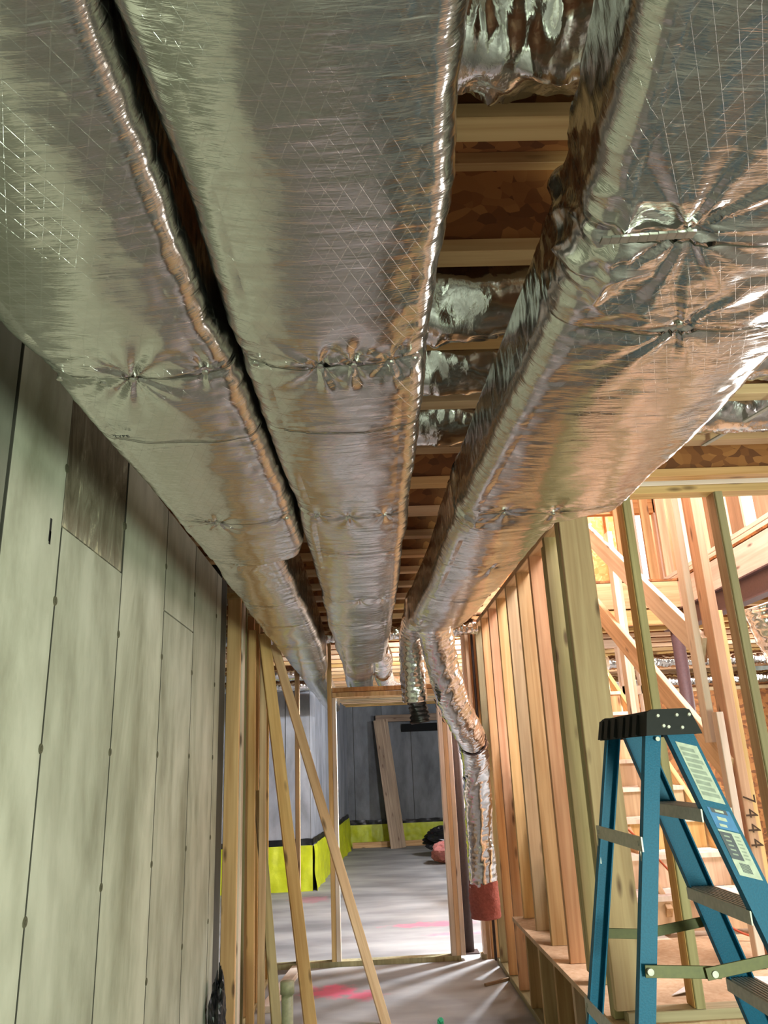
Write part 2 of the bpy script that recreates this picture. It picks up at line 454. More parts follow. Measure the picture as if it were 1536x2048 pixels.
# ---- concrete walls: a thin core with recessed joints and one panel per form board
def concrete_wall(name, p0, p1, z1, seams, mat, n, th=.2, core=None, splits={}, ties=None, special={}):
    """p0->p1 on the visible face; n = outward visible normal (2D). seams = distances along."""
    p0 = Vector((p0[0], p0[1], 0)); p1 = Vector((p1[0], p1[1], 0)); n = Vector((n[0], n[1], 0)).normalized()
    d = (p1 - p0).normalized(); Lw = (p1 - p0).length
    a = p0 - n * (th / 2 + .012)
    m = Matrix.Identity(4)
    for i in range(3): m[i][0], m[i][1], m[i][2], m[i][3] = d[i], n[i], (0, 0, 1)[i], p0[i]
    b = MB(); b.box(0, Lw, -th, -.012, 0, z1, m)
    w = b.build(name, core or CONC_S); struct(w)
    ss = [0] + list(seams) + [Lw]
    for i in range(len(ss) - 1):
        zs = [0] + splits.get(i, []) + [z1]
        for k in range(len(zs) - 1):
            g = .0036
            rec = special.get((i, k), (None, 0))
            mm, y1 = (rec[0] or mat), rec[1]
            x0, x1 = ss[i] + g, ss[i + 1] - g
            za, zb = zs[k] + (g if k else 0), zs[k + 1] - (g if k < len(zs) - 2 else 0)
            v, f = prism([(x0, -.012), (x1, -.012), (x1, -.001 - y1), (x1 - .002, -y1), (x0 + .002, -y1), (x0, -.001 - y1)], za, zb)
            pn = mesh_obj('concrete_panel', v, f, mm, w, m)
            pn.data.materials.append(CONC_S)
            for fi in (3, 4, 6, 7): pn.data.polygons[fi].material_index = 1
    if ties:
        tb = MB()
        for (s, z) in ties:
            c = m @ Vector((s, 0, z))
            for q in range(1):
                tb.cyl(c - n * .004, c + n * .0025, .018, 12, .013)
            tb.cyl(c + n * .0020, c + n * .0040, .006, 8)
        tb.build('tie_end', CONC_T, w)['kind'] = 'stuff'
    return w

SE = [0.6, 1.2, 1.87 - .61, 1.87, 2.24, 2.84, 3.47, 4.09, 4.71]
y_start = -3.0
seams_left = [y - y_start for y in [-2.4, -1.8, -1.2, -.6, 0.03, .64, 1.25, 1.87, 2.24, 2.84, 3.47, 4.09, 4.71]]
tie = []
for y in [1.25, 2.24, 2.84, 3.47, 4.09, 4.71, .64]:
    for z in (2.47, 2.055, 1.64, 1.21, .785, .36):
        tie.append((y - y_start + random.uniform(-.004, .004), z))
wall_left = concrete_wall('wall_left', (-.9, -3.0), (-.9, 5.07), 2.744, seams_left, CONC, (1, 0),
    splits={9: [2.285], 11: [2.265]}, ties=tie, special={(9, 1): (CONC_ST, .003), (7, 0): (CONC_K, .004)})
# sill plate on top of the concrete wall
# cracked gouges on the near panels
g = MB()
for (y, z, h, w_) in ((2.157, 2.247, .035, .006), (2.16, 2.225, .02, .005)):
    g.box(-.899, -.8985, y - w_, y + w_, z - h, z + h)
g.build('gouge', INK, wall_left)

concrete_wall('wall_return', (-.9, 5.07), (-5, 5.07), 3.04, [.61 * i for i in range(1, 7)], CONC_F, (0, 1))
YJ = 11.35
wall_jog = concrete_wall('wall_jog', (-4.6, YJ), (-.8, YJ), 3.04, [.4, 1.01, 1.62, 2.23, 2.84, 3.45], CONC_F, (0, -1))
wall_side = concrete_wall('wall_side', (-.8, YJ), (-.42, 17.0), 3.04, [.61 * i for i in range(1, 9)], CONC_F, (1, -.067))
wall_far = concrete_wall('wall_far', (-.6, 17.0), (6.2, 17.0), 3.04, [.32 + .61 * i for i in range(0, 11)], CONC_D, (0, -1))
struct(box('wall_back', -5, 6.2, -3.3, -3.1, 0, 3.05, CONC))
struct(box('wall_right', 6.0, 6.2, -3.1, 17, 0, 3.05, CONC))
struct(box('wall_outer', -5.1, -4.9, 5, 17, 0, 3.05, CONC_F))

# ---- subfloor (ceiling) and I-joists
ceil = struct(box('ceiling', -5, .98, -3.3, 18, 3.055, 3.075, OSB, c=0))
for (x0, x1, y0, y1) in ((.98, 6.2, -3.3, 3.60), (.98, 6.2, 6.85, 18), (2.9, 6.2, 3.6, 6.85)):
    box('subfloor_panel', x0, x1, y0, y1, 3.055, 3.075, OSB, ceil, c=0)
jm = {}
def ijoist(x0, x1, y):
    m = Matrix.Translation((x0, y, 0))
    L = x1 - x0
    o = bpy.data.objects.new('joist', jm.get(('w', L)) or bpy.data.meshes.new('web'))
    if ('w', L) not in jm:
        v, f = prism([(0, -.005), (L, -.005), (L, .005), (0, .005)], 2.788, 3.017)
        o.data.from_pydata(v, [], f); o.data.materials.append(OSB); jm[('w', L)] = o.data
    link(o, ceil, m)
    for z in (2.75, 3.017):
        mm = Matrix(((0, 0, 1, x0), (1, 0, 0, y), (0, 1, 0, z + .019), (0, 0, 0, 1)))
        fo = bpy.data.objects.new('flange', jm.get(('f', L)) or bpy.data.meshes.new('flange'))
        if ('f', L) not in jm:
            v, f = prism(cham(.062, .038, .002), 0, L)
            fo.data.from_pydata(v, [], f); fo.data.materials.append(PINE); jm[('f', L)] = fo.data
        link(fo, o, mm)
for k in range(-7, 40):
    y = 1.19 + .0 + .412 * k + .02
    if y > 16.9: break
    if 3.60 < y < 6.9:
        ijoist(-1.1 if y < 5 else -4.9, .98, y); ijoist(2.98, 6.0, y)
    elif y < 5.0: ijoist(-1.1, 6.0, y)
    else: ijoist(-4.9, 6.0, y)
# blocking between joists beside the ducts, sitting on the left wall
for k in range(-2, 10):
    y = 1.21 + .412 * k
    box('blocking', -1.09, -1.06, y + .02, y + .39, 2.755, 3.05, OSB, ceil)

# ================================================================== STUD WALLS
def studwall(label, group, loc, name='stud_wall'):
    return thing(name, loc, label, 'wall frame', group)

# left partition continuing past the end of the concrete wall
lw = studwall('row of pine studs standing close behind the end of the left concrete wall', None, (-.86, 5.3, 0))
for i, y in enumerate((5.16, 5.44, 5.80, 6.10, 6.32)):
    mt = (PINE_O, PINE_G, PINE_O, PINE, PINE_O)[i]
    board('stud', (-.862 + .004 * (i % 2), y, .04), (-.862, y, 2.66), .089, .038, (1, 0, 0), mt, lw)
board('bottom_plate', (-.862, 5.10, .019), (-.862, 7.12, .019), .089, .038, (1, 0, 0), PINE_G, lw)
board('top_plate', (-.862, 5.10, 2.68), (-.862, 7.12, 2.68), .089, .038, (1, 0, 0), PINE, lw)
board('top_plate', (-.862, 5.10, 2.72), (-.862, 7.12, 2.72), .089, .038, (1, 0, 0), PINE, lw)
board('stud', (-.862, 6.72, .04), (-.862, 6.72, 2.66), .089, .038, (1, 0, 0), PINE, lw)
board('stud', (-.835, 5.30, .04), (-.835, 5.30, 2.66), .038, .089, (1, 0, 0), PINE_P, lw)

# door wall across the hall
YD = 7.19
dw = studwall('framed doorway of pine studs and header across the end of the hall', None, (0, YD, 0), 'door_frame')
def vstud(x, z0, z1, mat, y=YD, w=.038, par=None):
    return board('stud', (x, y, z0), (x, y, z1), w, .089, (1, 0, 0), mat, par or dw)
box('bottom_plate', -.84, .72, YD - .045, YD + .045, 0, .038, PINE_G, dw)
box('bottom_plate', .89, 1.15, YD - .045, YD + .045, 0, .038, PINE_G, dw)
vstud(-.325, .038, 2.745, PINE); vstud(-.286, .038, 2.15, PINE_P)
vstud(-.62, .038, 2.745, PINE)
vstud(.664, .038, 2.15, PINE_P); vstud(.703, .038, 2.745, PINE); vstud(.742, .038, 2.745, PINE_P)
box('header', -.30, .68, YD - .045, YD + .045, 2.155, 2.193, PINE, dw)
box('header', -.30, .68, YD - .045, YD + .045, 2.202, 2.240, PINE_O, dw)
vstud(.385, 2.24, 2.745, PINE_O)
vstud(.93, .038, 2.745, PINE_P)
vstud(1.09, .038, 2.745, PINE)

# right wall along the hall, from the doorway to the landing corner
rw = studwall('long row of close set pine studs along the right side of the hall', None, (1.04, 5.2, 0))
ys = [6.87, 6.47, 6.06, 5.65, 5.25, 4.84, 4.43, 4.03]
ms = [PINE_G, PINE, PINE_O, PINE, PINE, PINE, PINE_O, PINE_G]
for y, mt in zip(ys, ms):
    zb = .04
    if y < 5.7:
        board('stud', (1.07, y, zb), (1.07, y, .526), .14, .038, (1, 0, 0), mt, rw)
        zb = .557
    board('stud', (1.07, y, zb), (1.07, y, 2.702), .14, .038, (1, 0, 0), mt, rw)
board('stud', (1.018, 4.07, .6), (1.018, 4.07, 2.66), .038, .04, (1, 0, 0), PINE_G, rw)
board('stud', (1.0, 7.02, .04), (1.0, 7.02, 2.66), .089, .038, (1, 0, 0), PINE_O, rw)
board('bottom_plate', (1.045, 3.60, .019), (1.045, 7.1, .019), .089, .038, (1, 0, 0), PINE_G, rw)
board('top_plate', (1.045, 3.6, 2.72), (1.045, 7.1, 2.72), .089, .038, (1, 0, 0), PINE, rw)
board('stud', (.975, 6.93, .04), (.975, 6.93, 2.66), .018, .05, (1, 0, 0), STEEL_D, rw, label='dark strip standing in for the shadow gap at the end of the wall')  # dark strip paints the shadow gap beside the end stud
board('stud', (.93, 6.98, .04), (.93, 6.98, 2.66), .030, .05, (1, 0, 0), PINE_O, rw)

# wall across at Y=3.5 in front of the landing
YX = 3.5
xw = studwall('stud wall with double top plate in front of the stair landing', None, (1.6, YX, .55))
board('stud', (1.022, YX, .595), (1.022, YX, 2.66), .14, .038, (1, 0, 0), PINE, xw)
board('stud', (.972, YX + .05, .558), (.972, YX + .05, 2.66), .04, .06, (1, 0, 0), PINE_G, xw)
board('stud', (1.075, YX + .04, .595), (1.075, YX + .04, 2.66), .038, .03, (1, 0, 0), PINE_P, xw)
for x, mt in ((1.282, PINE_G), (1.735, PINE_G), (2.21, PINE), (2.62, PINE)):
    board('stud', (x, YX, .595), (x, YX, 2.745), .038, .089, (1, 0, 0), mt, xw)
    board('stud', (x - .021, YX + .006, .595), (x - .021, YX + .006, 2.745), .004, .080, (1, 0, 0), PINE, xw)  # thin lighter facing paints the lit left side of each stud
board('bottom_plate', (.99, YX, .574), (3.0, YX, .574), .089, .038, (0, 1, 0), PINE_G, xw)
board('top_plate', (.99, YX, 2.764), (3.4, YX, 2.764), .089, .038, (0, 1, 0), PINE, xw)
board('top_plate', (.99, YX, 2.802), (3.4, YX, 2.802), .089, .036, (0, 1, 0), PINE_P, xw)
board('rim_board', (.99, YX + .02, 2.935), (3.4, YX + .02, 2.935), .226, .038, (0, 0, 1), PINE, xw)
# cripple studs under the landing
cp = studwall('short dark studs and board under the landing edge', None, (1.05, 4.6, 0))
for y in (3.75, 4.15, 4.6, 5.05, 5.45):
    board('stud', (1.16, y, .0), (1.16, y, .47), .038, .089, (1, 0, 0), PINE_O, cp)
box('skirt_panel', 1.22, 1.24, 3.5, 5.7, 0, .47, OSB, cp)

# ---- landing platform
ld = thing('stair_landing', (1.8, 4.6, 0), 'raised plywood stair landing behind the right hand stud walls', 'landing')
box('deck', .935, 3.3, 3.44, 5.72, .530, .555, PLY, ld)
box('rim_joist', 1.115, 1.15, 3.6, 5.7, .30, .528, PINE_D, ld)
box('rim_joist', 1.1, 3.3, 3.47, 3.51, .28, .528, PINE_D, ld)
for x in (1.6, 2.1, 2.6, 3.1):
    board('post', (x, 4.4, 0), (x, 4.4, .528), .089, .089, (1, 0, 0), PINE_D, ld)

# ---- lower flight going up and away
st = thing('staircase', (1.5, 5.5, .56), 'open pine staircase rising away from the landing', 'staircase')
sl = .68
for i in range(11):
    y = 4.86 + i * .275; z = .745 + i * .187
    if z > 3.0: break
    box('tread', 1.15, 2.22, y, y + .27, z - .0, z + .027, PINE_P, st)
    box('riser', 1.16, 2.21, y + .012, y + .03, z - .160, z, PINE_O, st)
for x in (1.13, 1.70, 2.24):
    board('stringer', (x, 4.90, .62), (x, 7.75, .62 + 2.85 * sl), .22, .036, (0, -sl, 1), PINE_O if x < 1.2 else PINE, st)

# ---- sloped guard frame (upper)
gd = thing('sloped_guard_frame', (1.9, 5.2, .56), 'sloping 2x6 rails and tall posts of the stair guard behind the landing wall', 'frame')
board('sloped_rail', (1.9, 4.27, 2.09), (1.9, 6.6, 2.09 + 2.33 * .667), .15, .038, (0, -.667, 1), PINE_P, gd)
board('sloped_rail', (1.9, 4.20, 1.45), (1.9, 6.5, 1.45 + 2.3 * .645), .15, .038, (0, -.645, 1), PINE_O, gd)
board('post', (1.93, 4.20, .56), (1.93, 4.20, 3.6), .05, .12, (1, 0, 0), PINE_O, gd)
board('post', (1.86, 4.16, .56), (1.86, 4.16, 1.75), .038, .06, (1, 0, 0), PINE_P, gd)
board('post', (1.865, 4.30, 1.6), (1.865, 4.30, 3.6), .038, .089, (1, 0, 0), PINE_P, gd)
board('post', (1.98, 4.25, .56), (1.98, 4.25, 2.3), .05, .1, (1, 0, 0), PINE, gd)
board('post', (1.93, 5.70, 1.3), (1.93, 5.70, 3.2), .038, .089, (1, 0, 0), PINE_P, gd)
board('post', (1.96, 5.72, .9), (1.96, 5.72, 3.0), .038, .089, (1, 0, 0), PINE_O, gd)

# pencil figures on the post face
def text_obj(s, name, size, mat, M_, parent, ext=.0004):
    cu = bpy.data.curves.new(name, 'FONT'); cu.body = s; cu.size = size; cu.extrude = ext
    cu.resolution_u = 2
    tmp = bpy.data.objects.new('tmp', cu); COL.objects.link(tmp)
    dg = bpy.context.evaluated_depsgraph_get()
    me = bpy.data.meshes.new_from_object(tmp.evaluated_get(dg))
    bpy.data.objects.remove(tmp); bpy.data.curves.remove(cu)
    me.materials.clear(); me.materials.append(mat)
    o = bpy.data.objects.new(name, me)
    return link(o, parent, M_)
# sideways figures, reading up the post
pm = Matrix(((0, 1, 0, 1.905), (0, 0, -1, 4.138), (-1, 0, 0, 1.32), (0, 0, 0, 1)))
pm = Matrix(((0, 1, 0, 1.91), (0, 0, 1, 4.1385), (1, 0, 0, .98), (0, 0, 0, 1)))
pm = Matrix(((0., 1, 0, 1.908), (0, 0, -1, 4.1385), (-1, 0, 0, 1.34), (0, 0, 0, 1)))
text_obj('7 4 4 4', 'pencil_marking', .09, PENCIL, pm, gd)

# ---- stairwell opening: rims, steel beam and post
rm = thing('stairwell_rim', (2.9, 5.2, 2.8), 'pale rim boards framing the stairwell opening above', 'frame')
board('rim_board', (2.92, 3.56, 2.925), (2.92, 6.85, 2.925), .245, .038, (0, 0, 1), PINE_P, rm)
board('rim_board', (.98, 6.87, 2.93), (2.94, 6.87, 2.93), .24, .038, (0, 0, 1), PINE, rm)
board('rim_board', (.98, 6.90, 2.73), (2.94, 6.90, 2.73), .14, .06, (0, 0, 1), PINE_O, rm)
board('rim_board', (.99, 3.62, 2.93), (.99, 6.85, 2.93), .24, .03, (0, 0, 1), PINE, rm)
sb = thing('steel_beam', (2.92, 5, 2.65), 'brown primed steel beam under the stairwell rim', 'beam')
b = MB(); b.box(2.87, 2.97, 3.4, 6.95, 2.785, 2.797); b.box(2.915, 2.925, 3.4, 6.95, 2.62, 2.785); b.box(2.87, 2.97, 3.4, 6.95, 2.61, 2.622)
b.build('web_and_flanges', STEEL, sb)
for y in (4.2, 5.2, 6.2):
    b = MB(); b.cyl((2.9, y, 2.605), (2.9, y, 2.61), .012, 6); b.build('bolt', STEEL, sb)
spo = thing('steel_post', (2.82, 6.85, 0), 'brown steel post under the far end of the stairwell beam', 'post')
b = MB(); b.cyl((2.82, 6.85, .01), (2.82, 6.85, 2.60), .055, 16); b.build('shaft', STEEL, spo, True)
b = MB(); b.box(2.74, 2.90, 6.77, 6.93, 2.60, 2.611); b.build('cap_plate', STEEL, spo)
b = MB(); b.box(2.74, 2.90, 6.77, 6.93, .0, .01); b.build('base_plate', STEEL, spo)

# ---- upstairs framing seen through the opening
uw = studwall('upstairs stud wall standing on the stairwell edge above the steel beam', None, (2.95, 5.2, 3.08))
board('bottom_plate', (2.95, 3.3, 3.094), (2.95, 8.4, 3.094), .089, .036, (1, 0, 0), PINE_P, uw)
board('bottom_plate', (2.95, 3.3, 3.134), (2.95, 8.4, 3.134), .089, .036, (1, 0, 0), PINE_P, uw)
for k in range(13):
    y = 3.45 + k * .406
    board('stud', (2.95, y, 3.152), (2.95, y, 5.3), .089, .038, (1, 0, 0), (PINE, PINE_O, PINE_P)[k % 3], uw)
board('top_plate', (2.95, 3.3, 5.32), (2.95, 8.4, 5.32), .089, .038, (1, 0, 0), PINE, uw)
uw2 = studwall('upstairs wall frame with a deep header crossing behind the stairwell', None, (2.2, 8.5, 3.08))
board('header', (1.0, 8.5, 4.36), (3.45, 8.5, 4.36), .28, .089, (0, 0, 1), PINE_O, uw2)
for x in (1.05, 1.45, 3.02, 3.45):
    board('stud', (x, 8.5, 3.095), (x, 8.5, 4.21 if x in (1.45,) else 5.3), .038, .089, (1, 0, 0), PINE_P, uw2)
board('bottom_plate', (1.0, 8.5, 3.094), (3.5, 8.5, 3.094), .038, .089, (0, 0, 1), PINE_P, uw2)
board('top_plate', (1.0, 8.5, 5.3), (3.5, 8.5, 5.3), .038, .089, (0, 0, 1), PINE_P, uw2)
uw3 = studwall('upstairs outer wall of sheathing coloured a sunlit orange with pale studs beside a bright opening', None, (2.2, 10.5, 3.08))
for k in range(3):
    box('sheathing_panel', .2 + 1.222 * k, .2 + 1.222 * k + 1.218, 10.56, 10.575, 3.08, 5.5, OSB_O, uw3)
for k in range(9):
    x = .3 + .406 * k
    board('stud', (x, 10.5, 3.12), (x, 10.5, 5.4), .038, .089, (1, 0, 0), PINE_O, uw3)
board('blocking', (.3, 10.46, 3.75), (3.7, 10.46, 3.75), .20, .02, (0, 0, 1), PINE_P, uw3)
board('bottom_plate', (.2, 10.5, 3.095), (3.8, 10.5, 3.095), .038, .089, (0, 0, 1), PINE_O, uw3)
board('brace', (2.4, 10.40, 3.9), (3.3, 10.40, 4.7), .04, .02, (0, 0, 1), PINE_P, uw3)
struct(box('ceiling_upper', -1, 6.2, 3, 11, 5.55, 5.6, OSB, c=0))
struct(box('wall_upper_left', .8, .9, 3.3, 10.6, 3.08, 5.55, PLY, c=0))
uw4 = struct(box('wall_upper_front', .9, 6.2, 3.2, 3.28, 3.08, 5.55, PLY, c=0))
uo = box('wall_upper_right', 3.85, 3.87, 3.4, 9.85, 3.08, 5.5, PLY, c=0); struct(uo)

# ---- basement beyond the stairs
bw = studwall('bright pine partition frame with a doorway beyond the stairs', None, (2.2, 8.3, 0))
for x, mt in ((1.35, PINE_P), (1.75, PINE), (1.95, PINE_P), (2.35, PINE_P), (2.75, PINE_P), (2.95, PINE_P)):
    board('stud', (x, 8.3, .04), (x, 8.3, 2.66), .06 if x > 2.7 else .038, .089, (1, 0, 0), mt, bw)
board('bottom_plate', (1.3, 8.3, .019), (2.98, 8.3, .019), .038, .089, (0, 0, 1), PINE_P, bw)
board('top_plate', (1.3, 8.3, 2.70), (2.98, 8.3, 2.70), .08, .089, (0, 0, 1), PINE_P, bw)
board('header', (2.35, 8.3, 2.2), (2.95, 8.3, 2.2), .09, .089, (0, 0, 1), PINE_P, bw)
board('rail', (1.35, 8.3, 1.35), (1.95, 8.3, 1.35), .038, .089, (0, 0, 1), PINE_P, bw)
ow = struct(box('wall_board_right', 3.1, 6.0, 10.55, 10.57, 0, 2.45, OSB, c=0))
for k in range(2):
    box('board_panel', 3.12 + 1.3 * k, 3.12 + 1.3 * k + 1.29, 10.535, 10.55, 0.02, 2.3, OSB, ow)
for z in (2.35, 2.5, 2.65):
    board('rail', (3.1, 10.5, z), (6.0, 10.5, z), .05, .03, (0, 0, 1), PINE, ow)
rf = box('wall_back_right', 1.2, 3.1, 10.55, 10.6, 0, 2.7, PINE_P, c=0); struct(rf)

# ================================================================== DUCTS
def interp(st_, y, k):
    ys_ = [s[0] for s in st_]; return np.interp(y, ys_, [s[k] for s in st_])

def rect_ring(nb=64, ns=16, nt_=10, nc=7):
    """unit ring: list of (kind, t) for rounded rectangle, counter order: bottom L->R, right up, top R->L, left down"""
    r = []
    for i in range(nb): r.append(('b', i / nb))
    for i in range(nc): r.append(('c0', i / nc))
    for i in range(ns): r.append(('r', i / ns))
    for i in range(nc): r.append(('c1', i / nc))
    for i in range(nt_): r.append(('t', i / nt_))
    for i in range(nc): r.append(('c2', i / nc))
    for i in range(ns): r.append(('l', i / ns))
    for i in range(nc): r.append(('c3', i / nc))
    return r
RING = rect_ring()

def duct(name, label, st_, seams, pins, mat, seed=0, crump=(), rad=.045, sag=.010, tapes=(), puck=1.0, group=None):
    y0, y1 = seams[0], seams[-1]
    root = thing(name, (float(interp(st_, 1.5, 1)), 1.5, 2.3), label, 'duct', group)
    for si in range(len(seams) - 1):
        a, b_ = seams[si], seams[si + 1]
        step = .006 if b_ <= 1.4 and a > .3 else (.0065 if a < 2.6 else .012)
        if a < .3: step = .007
        if a < 0: step = .02
        ny = max(8, int((b_ - a) / step))
        Y = np.linspace(a, b_ + .012, ny)
        xl, xr = interp(st_, Y, 1), interp(st_, Y, 2)
        zb, zt = interp(st_, Y, 3), interp(st_, Y, 4)
        n = len(RING)
        P = np.zeros((ny, n, 3)); NR = np.zeros((ny, n, 2)); U = np.zeros((ny, n))
        r = rad
        for j, (k, t) in enumerate(RING):
            if k == 'b': x = xl + r + (xr - xl - 2 * r) * t; z = zb; nx, nz = 0, -1; nz = -1
            elif k == 'r': x = xr; z = zb + r + (zt - zb - 2 * r) * t; nx, nz = 1, 0
            elif k == 't': x = xr - r - (xr - xl - 2 * r) * t; z = zt; nx, nz = 0, 1
            elif k == 'l': x = xl; z = zt - r - (zt - zb - 2 * r) * t; nx, nz = -1, 0
            else:
                q = int(k[1]); ang = -math.pi / 2 + q * math.pi / 2 + t * math.pi / 2
                nx, nz = math.cos(ang), math.sin(ang)
                cx = xr - r if q in (0, 1) else xl + r
                cz = zb + r if q in (0, 3) else zt - r
                x = cx + r * nx; z = cz + r * nz
            P[:, j, 0] = x; P[:, j, 1] = Y; P[:, j, 2] = z; NR[:, j, 0] = nx; NR[:, j, 1] = nz
        d = np.sqrt(((P[:, 1:] - P[:, :-1])[..., [0, 2]] ** 2).sum(-1)); U[:, 1:] = np.cumsum(d, 1)
        bmask = np.array([1.0 if k == 'b' else (.6 if k in ('c0', 'c3') else (.5 if k in ('l', 'r') else .0)) for k, t in RING])[None, :]
        tb = np.array([t if k == 'b' else (1 if k in ('c0', 'r', 'c1', 't') else 0) for k, t in RING])[None, :]
        YY = np.repeat(Y[:, None], n, 1)
        tt = (YY - a) / (b_ - a)
        near = np.clip(1 - np.minimum(YY - a, np.abs(b_ - YY)) / .16, 0, 1)
        D = sag * bmask * (1 - np.abs(2 * tb - 1) ** 2.2)
        D = D + .0035 * np.sin(np.pi * np.clip(tt, 0, 1)) ** .6 * (bmask > 0)
        # soft quilting, cross folds near joints, fine cross wrinkles
        D = D + .010 * fbm(U * 4.5 + seed, YY * 3.2 + seed, 3) * (bmask > 0)
        D = D + (.0008 + .0034 * near ** 2) * (ridge(U * 4 + seed * 3 + YY * 1.5, YY * 26 + 1.2 * np.sin(U * 9)) - .5) * (bmask > 0)
        D = D + .0011 * fbm(U * 16 + 5, YY * 70 + seed, 2) * (bmask > 0)
        edge = np.exp(-((tb - 1) / .10) ** 2) * (bmask > 0) + .7 * np.exp(-(tb / .08) ** 2) * (bmask > 0)
        D = D + .0035 * edge * fbm(U * 30, YY * 34 + seed * 7, 3)
        for (c0, c1, amp) in crump:
            w = np.exp(-((YY - c0) / c1) ** 2)
            D = D + amp * w * ((ridge(U * 7 + seed, YY * 9, 3)) - .6) * np.exp(-(tb / .16) ** 2)
        # lips and strap pinch
        D = D - .0030 * np.exp(-(YY - a) / .018) + .0010 * np.exp(-((YY - b_) / .02) ** 2) * (bmask > 0) + .0008
        for (py, pt, amp, R0, nf) in pins:
            if py < a - .35 or py > b_ + .35: continue
            px = float(interp(st_, py, 1)) + pt * float(interp(st_, py, 2) - interp(st_, py, 1))
            dx = P[..., 0] - px; dy = YY - py
            rr = np.sqrt(dx * dx + dy * dy) + 1e-4; th = np.arctan2(dy, dx)
            fold = np.sin(th * nf + 1.5 * np.sin(2 * th + seed) + seed) + .5 * np.sin(th * (nf * 2 + 1) + 2 * seed)
            env = np.exp(-rr / R0) * np.clip(rr / .02, 0, 1)
            D = D + (-.010 * puck * np.exp(-rr / .035) + amp * .36 * fold * env) * (bmask >= .6)
        P[..., 0] += NR[..., 0] * D; P[..., 2] += NR[..., 1] * D
        M_ = Matrix.Translation((float(xl[0]), a, float(zb[0])))
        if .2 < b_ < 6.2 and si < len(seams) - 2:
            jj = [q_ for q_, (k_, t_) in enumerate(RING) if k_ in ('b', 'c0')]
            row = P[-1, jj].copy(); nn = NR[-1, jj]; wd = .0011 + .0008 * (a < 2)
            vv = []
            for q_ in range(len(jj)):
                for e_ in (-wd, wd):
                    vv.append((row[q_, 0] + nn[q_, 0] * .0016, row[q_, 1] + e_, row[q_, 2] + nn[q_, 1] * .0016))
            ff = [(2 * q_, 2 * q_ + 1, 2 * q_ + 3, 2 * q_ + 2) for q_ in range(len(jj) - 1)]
            mesh_obj('seam_shade_line', vv, ff, SEAM_SHADE, root)
        grid_mesh('wrap_section', P, np.stack([U, YY], -1), mat, root, M_, caps=True)
    # washers of the weld pins
    w = MB()
    for (py, pt, amp, R0, nf) in pins:
        px = float(interp(st_, py, 1)) + pt * float(interp(st_, py, 2) - interp(st_, py, 1))
        zb_ = float(interp(st_, py, 3)) - sag * (1 - abs(2 * pt - 1) ** 2.2) + .004 * puck
        m = MB(); m.cyl((px, py, zb_), (px, py, zb_ - .004), .006, 10)
        m.build('washer', FOIL_TAPE, root)
    return root

LS = [(-2, -.62, -.255, 2.30, 2.57), (1.19, -.617, -.255, 2.30, 2.57), (1.34, -.603, -.238, 2.30, 2.57), (1.65, -.594, -.228, 2.30, 2.57),
      (2.25, -.576, -.207, 2.30, 2.57), (2.66, -.569, -.208, 2.30, 2.57), (2.755, -.567, -.225, 2.30, 2.57), (2.80, -.567, -.298, 2.30, 2.57),
      (3.6, -.572, -.286, 2.30, 2.56), (4.9, -.575, -.276, 2.30, 2.54), (6.4, -.567, -.30, 2.30, 2.54), (7.0, -.565, -.365, 2.30, 2.54), (11.2, -.55, -.37, 2.30, 2.54)]
duct('left_duct', 'foil wrapped rectangular duct nearest the left concrete wall', LS,
     [-1.5, 0.02, 1.34, 1.635, 2.27, 2.77, 3.55, 4.15, 4.9, 5.7, 6.5, 8.2, 11.2],
     [(1.345, .47, .016, .10, 7), (1.335, .86, .012, .07, 5), (1.35, .08, .006, .06, 4), (1.36, .30, .006, .05, 4),
      (2.285, .36, .013, .07, 6), (2.28, .95, .008, .05, 4), (2.80, .4, .004, .05, 4)],
     FOIL, seed=1.7, sag=.014)
MS = [(-2, -.236, .131, 2.30, 2.57), (.577, -.233, .131, 2.30, 2.57), (.875, -.225, .143, 2.30, 2.57), (1.3, -.217, .142, 2.30, 2.57), (1.62, -.21, .149, 2.30, 2.57),
      (2.25, -.184, .153, 2.30, 2.57), (2.7, -.19, .156, 2.30, 2.57), (3.5, -.187, .162, 2.30, 2.57), (4.3, -.192, .166, 2.30, 2.57), (5.9, -.18, .162, 2.30, 2.55),
      (5.98, -.172, .08, 2.30, 2.54), (8.6, -.178, .078, 2.31, 2.54)]
duct('middle_duct', 'foil wrapped rectangular duct running down the centre of the ceiling', MS,
     [-1.5, 0.02, 1.31, 1.60, 2.25, 2.69, 3.51, 4.2, 4.9, 5.94, 7.2, 8.6],
     [(1.312, .42, .014, .08, 6), (1.312, .60, .013, .08, 5), (1.312, .80, .012, .07, 6), (1.31, .93, .010, .05, 5), (1.312, .08, .008, .04, 4),
      (2.258, .16, .009, .05, 5), (2.262, .45, .010, .07, 5), (2.26, .78, .011, .07, 5), (3.52, .5, .010, .08, 5), (3.52, .8, .010, .08, 5)],
     FOIL, seed=4.1, sag=.014)
RS = [(-2, .30, .86, 2.30, 2.53), (.58, .313, .858, 2.30, 2.53), (.93, .350, .858, 2.30, 2.53), (1.0, .352, .858, 2.30, 2.53), (1.19, .360, .858, 2.30, 2.53),
      (2.21, .323, .85, 2.30, 2.52), (2.33, .318, .84, 2.30, 2.52), (2.42, .316, .685, 2.30, 2.52), (2.60, .312, .665, 2.30, 2.52), (3.4, .308, .64, 2.30, 2.53),
      (4.3, .278, .604, 2.30, 2.54), (4.62, .262, .585, 2.32, 2.54)]
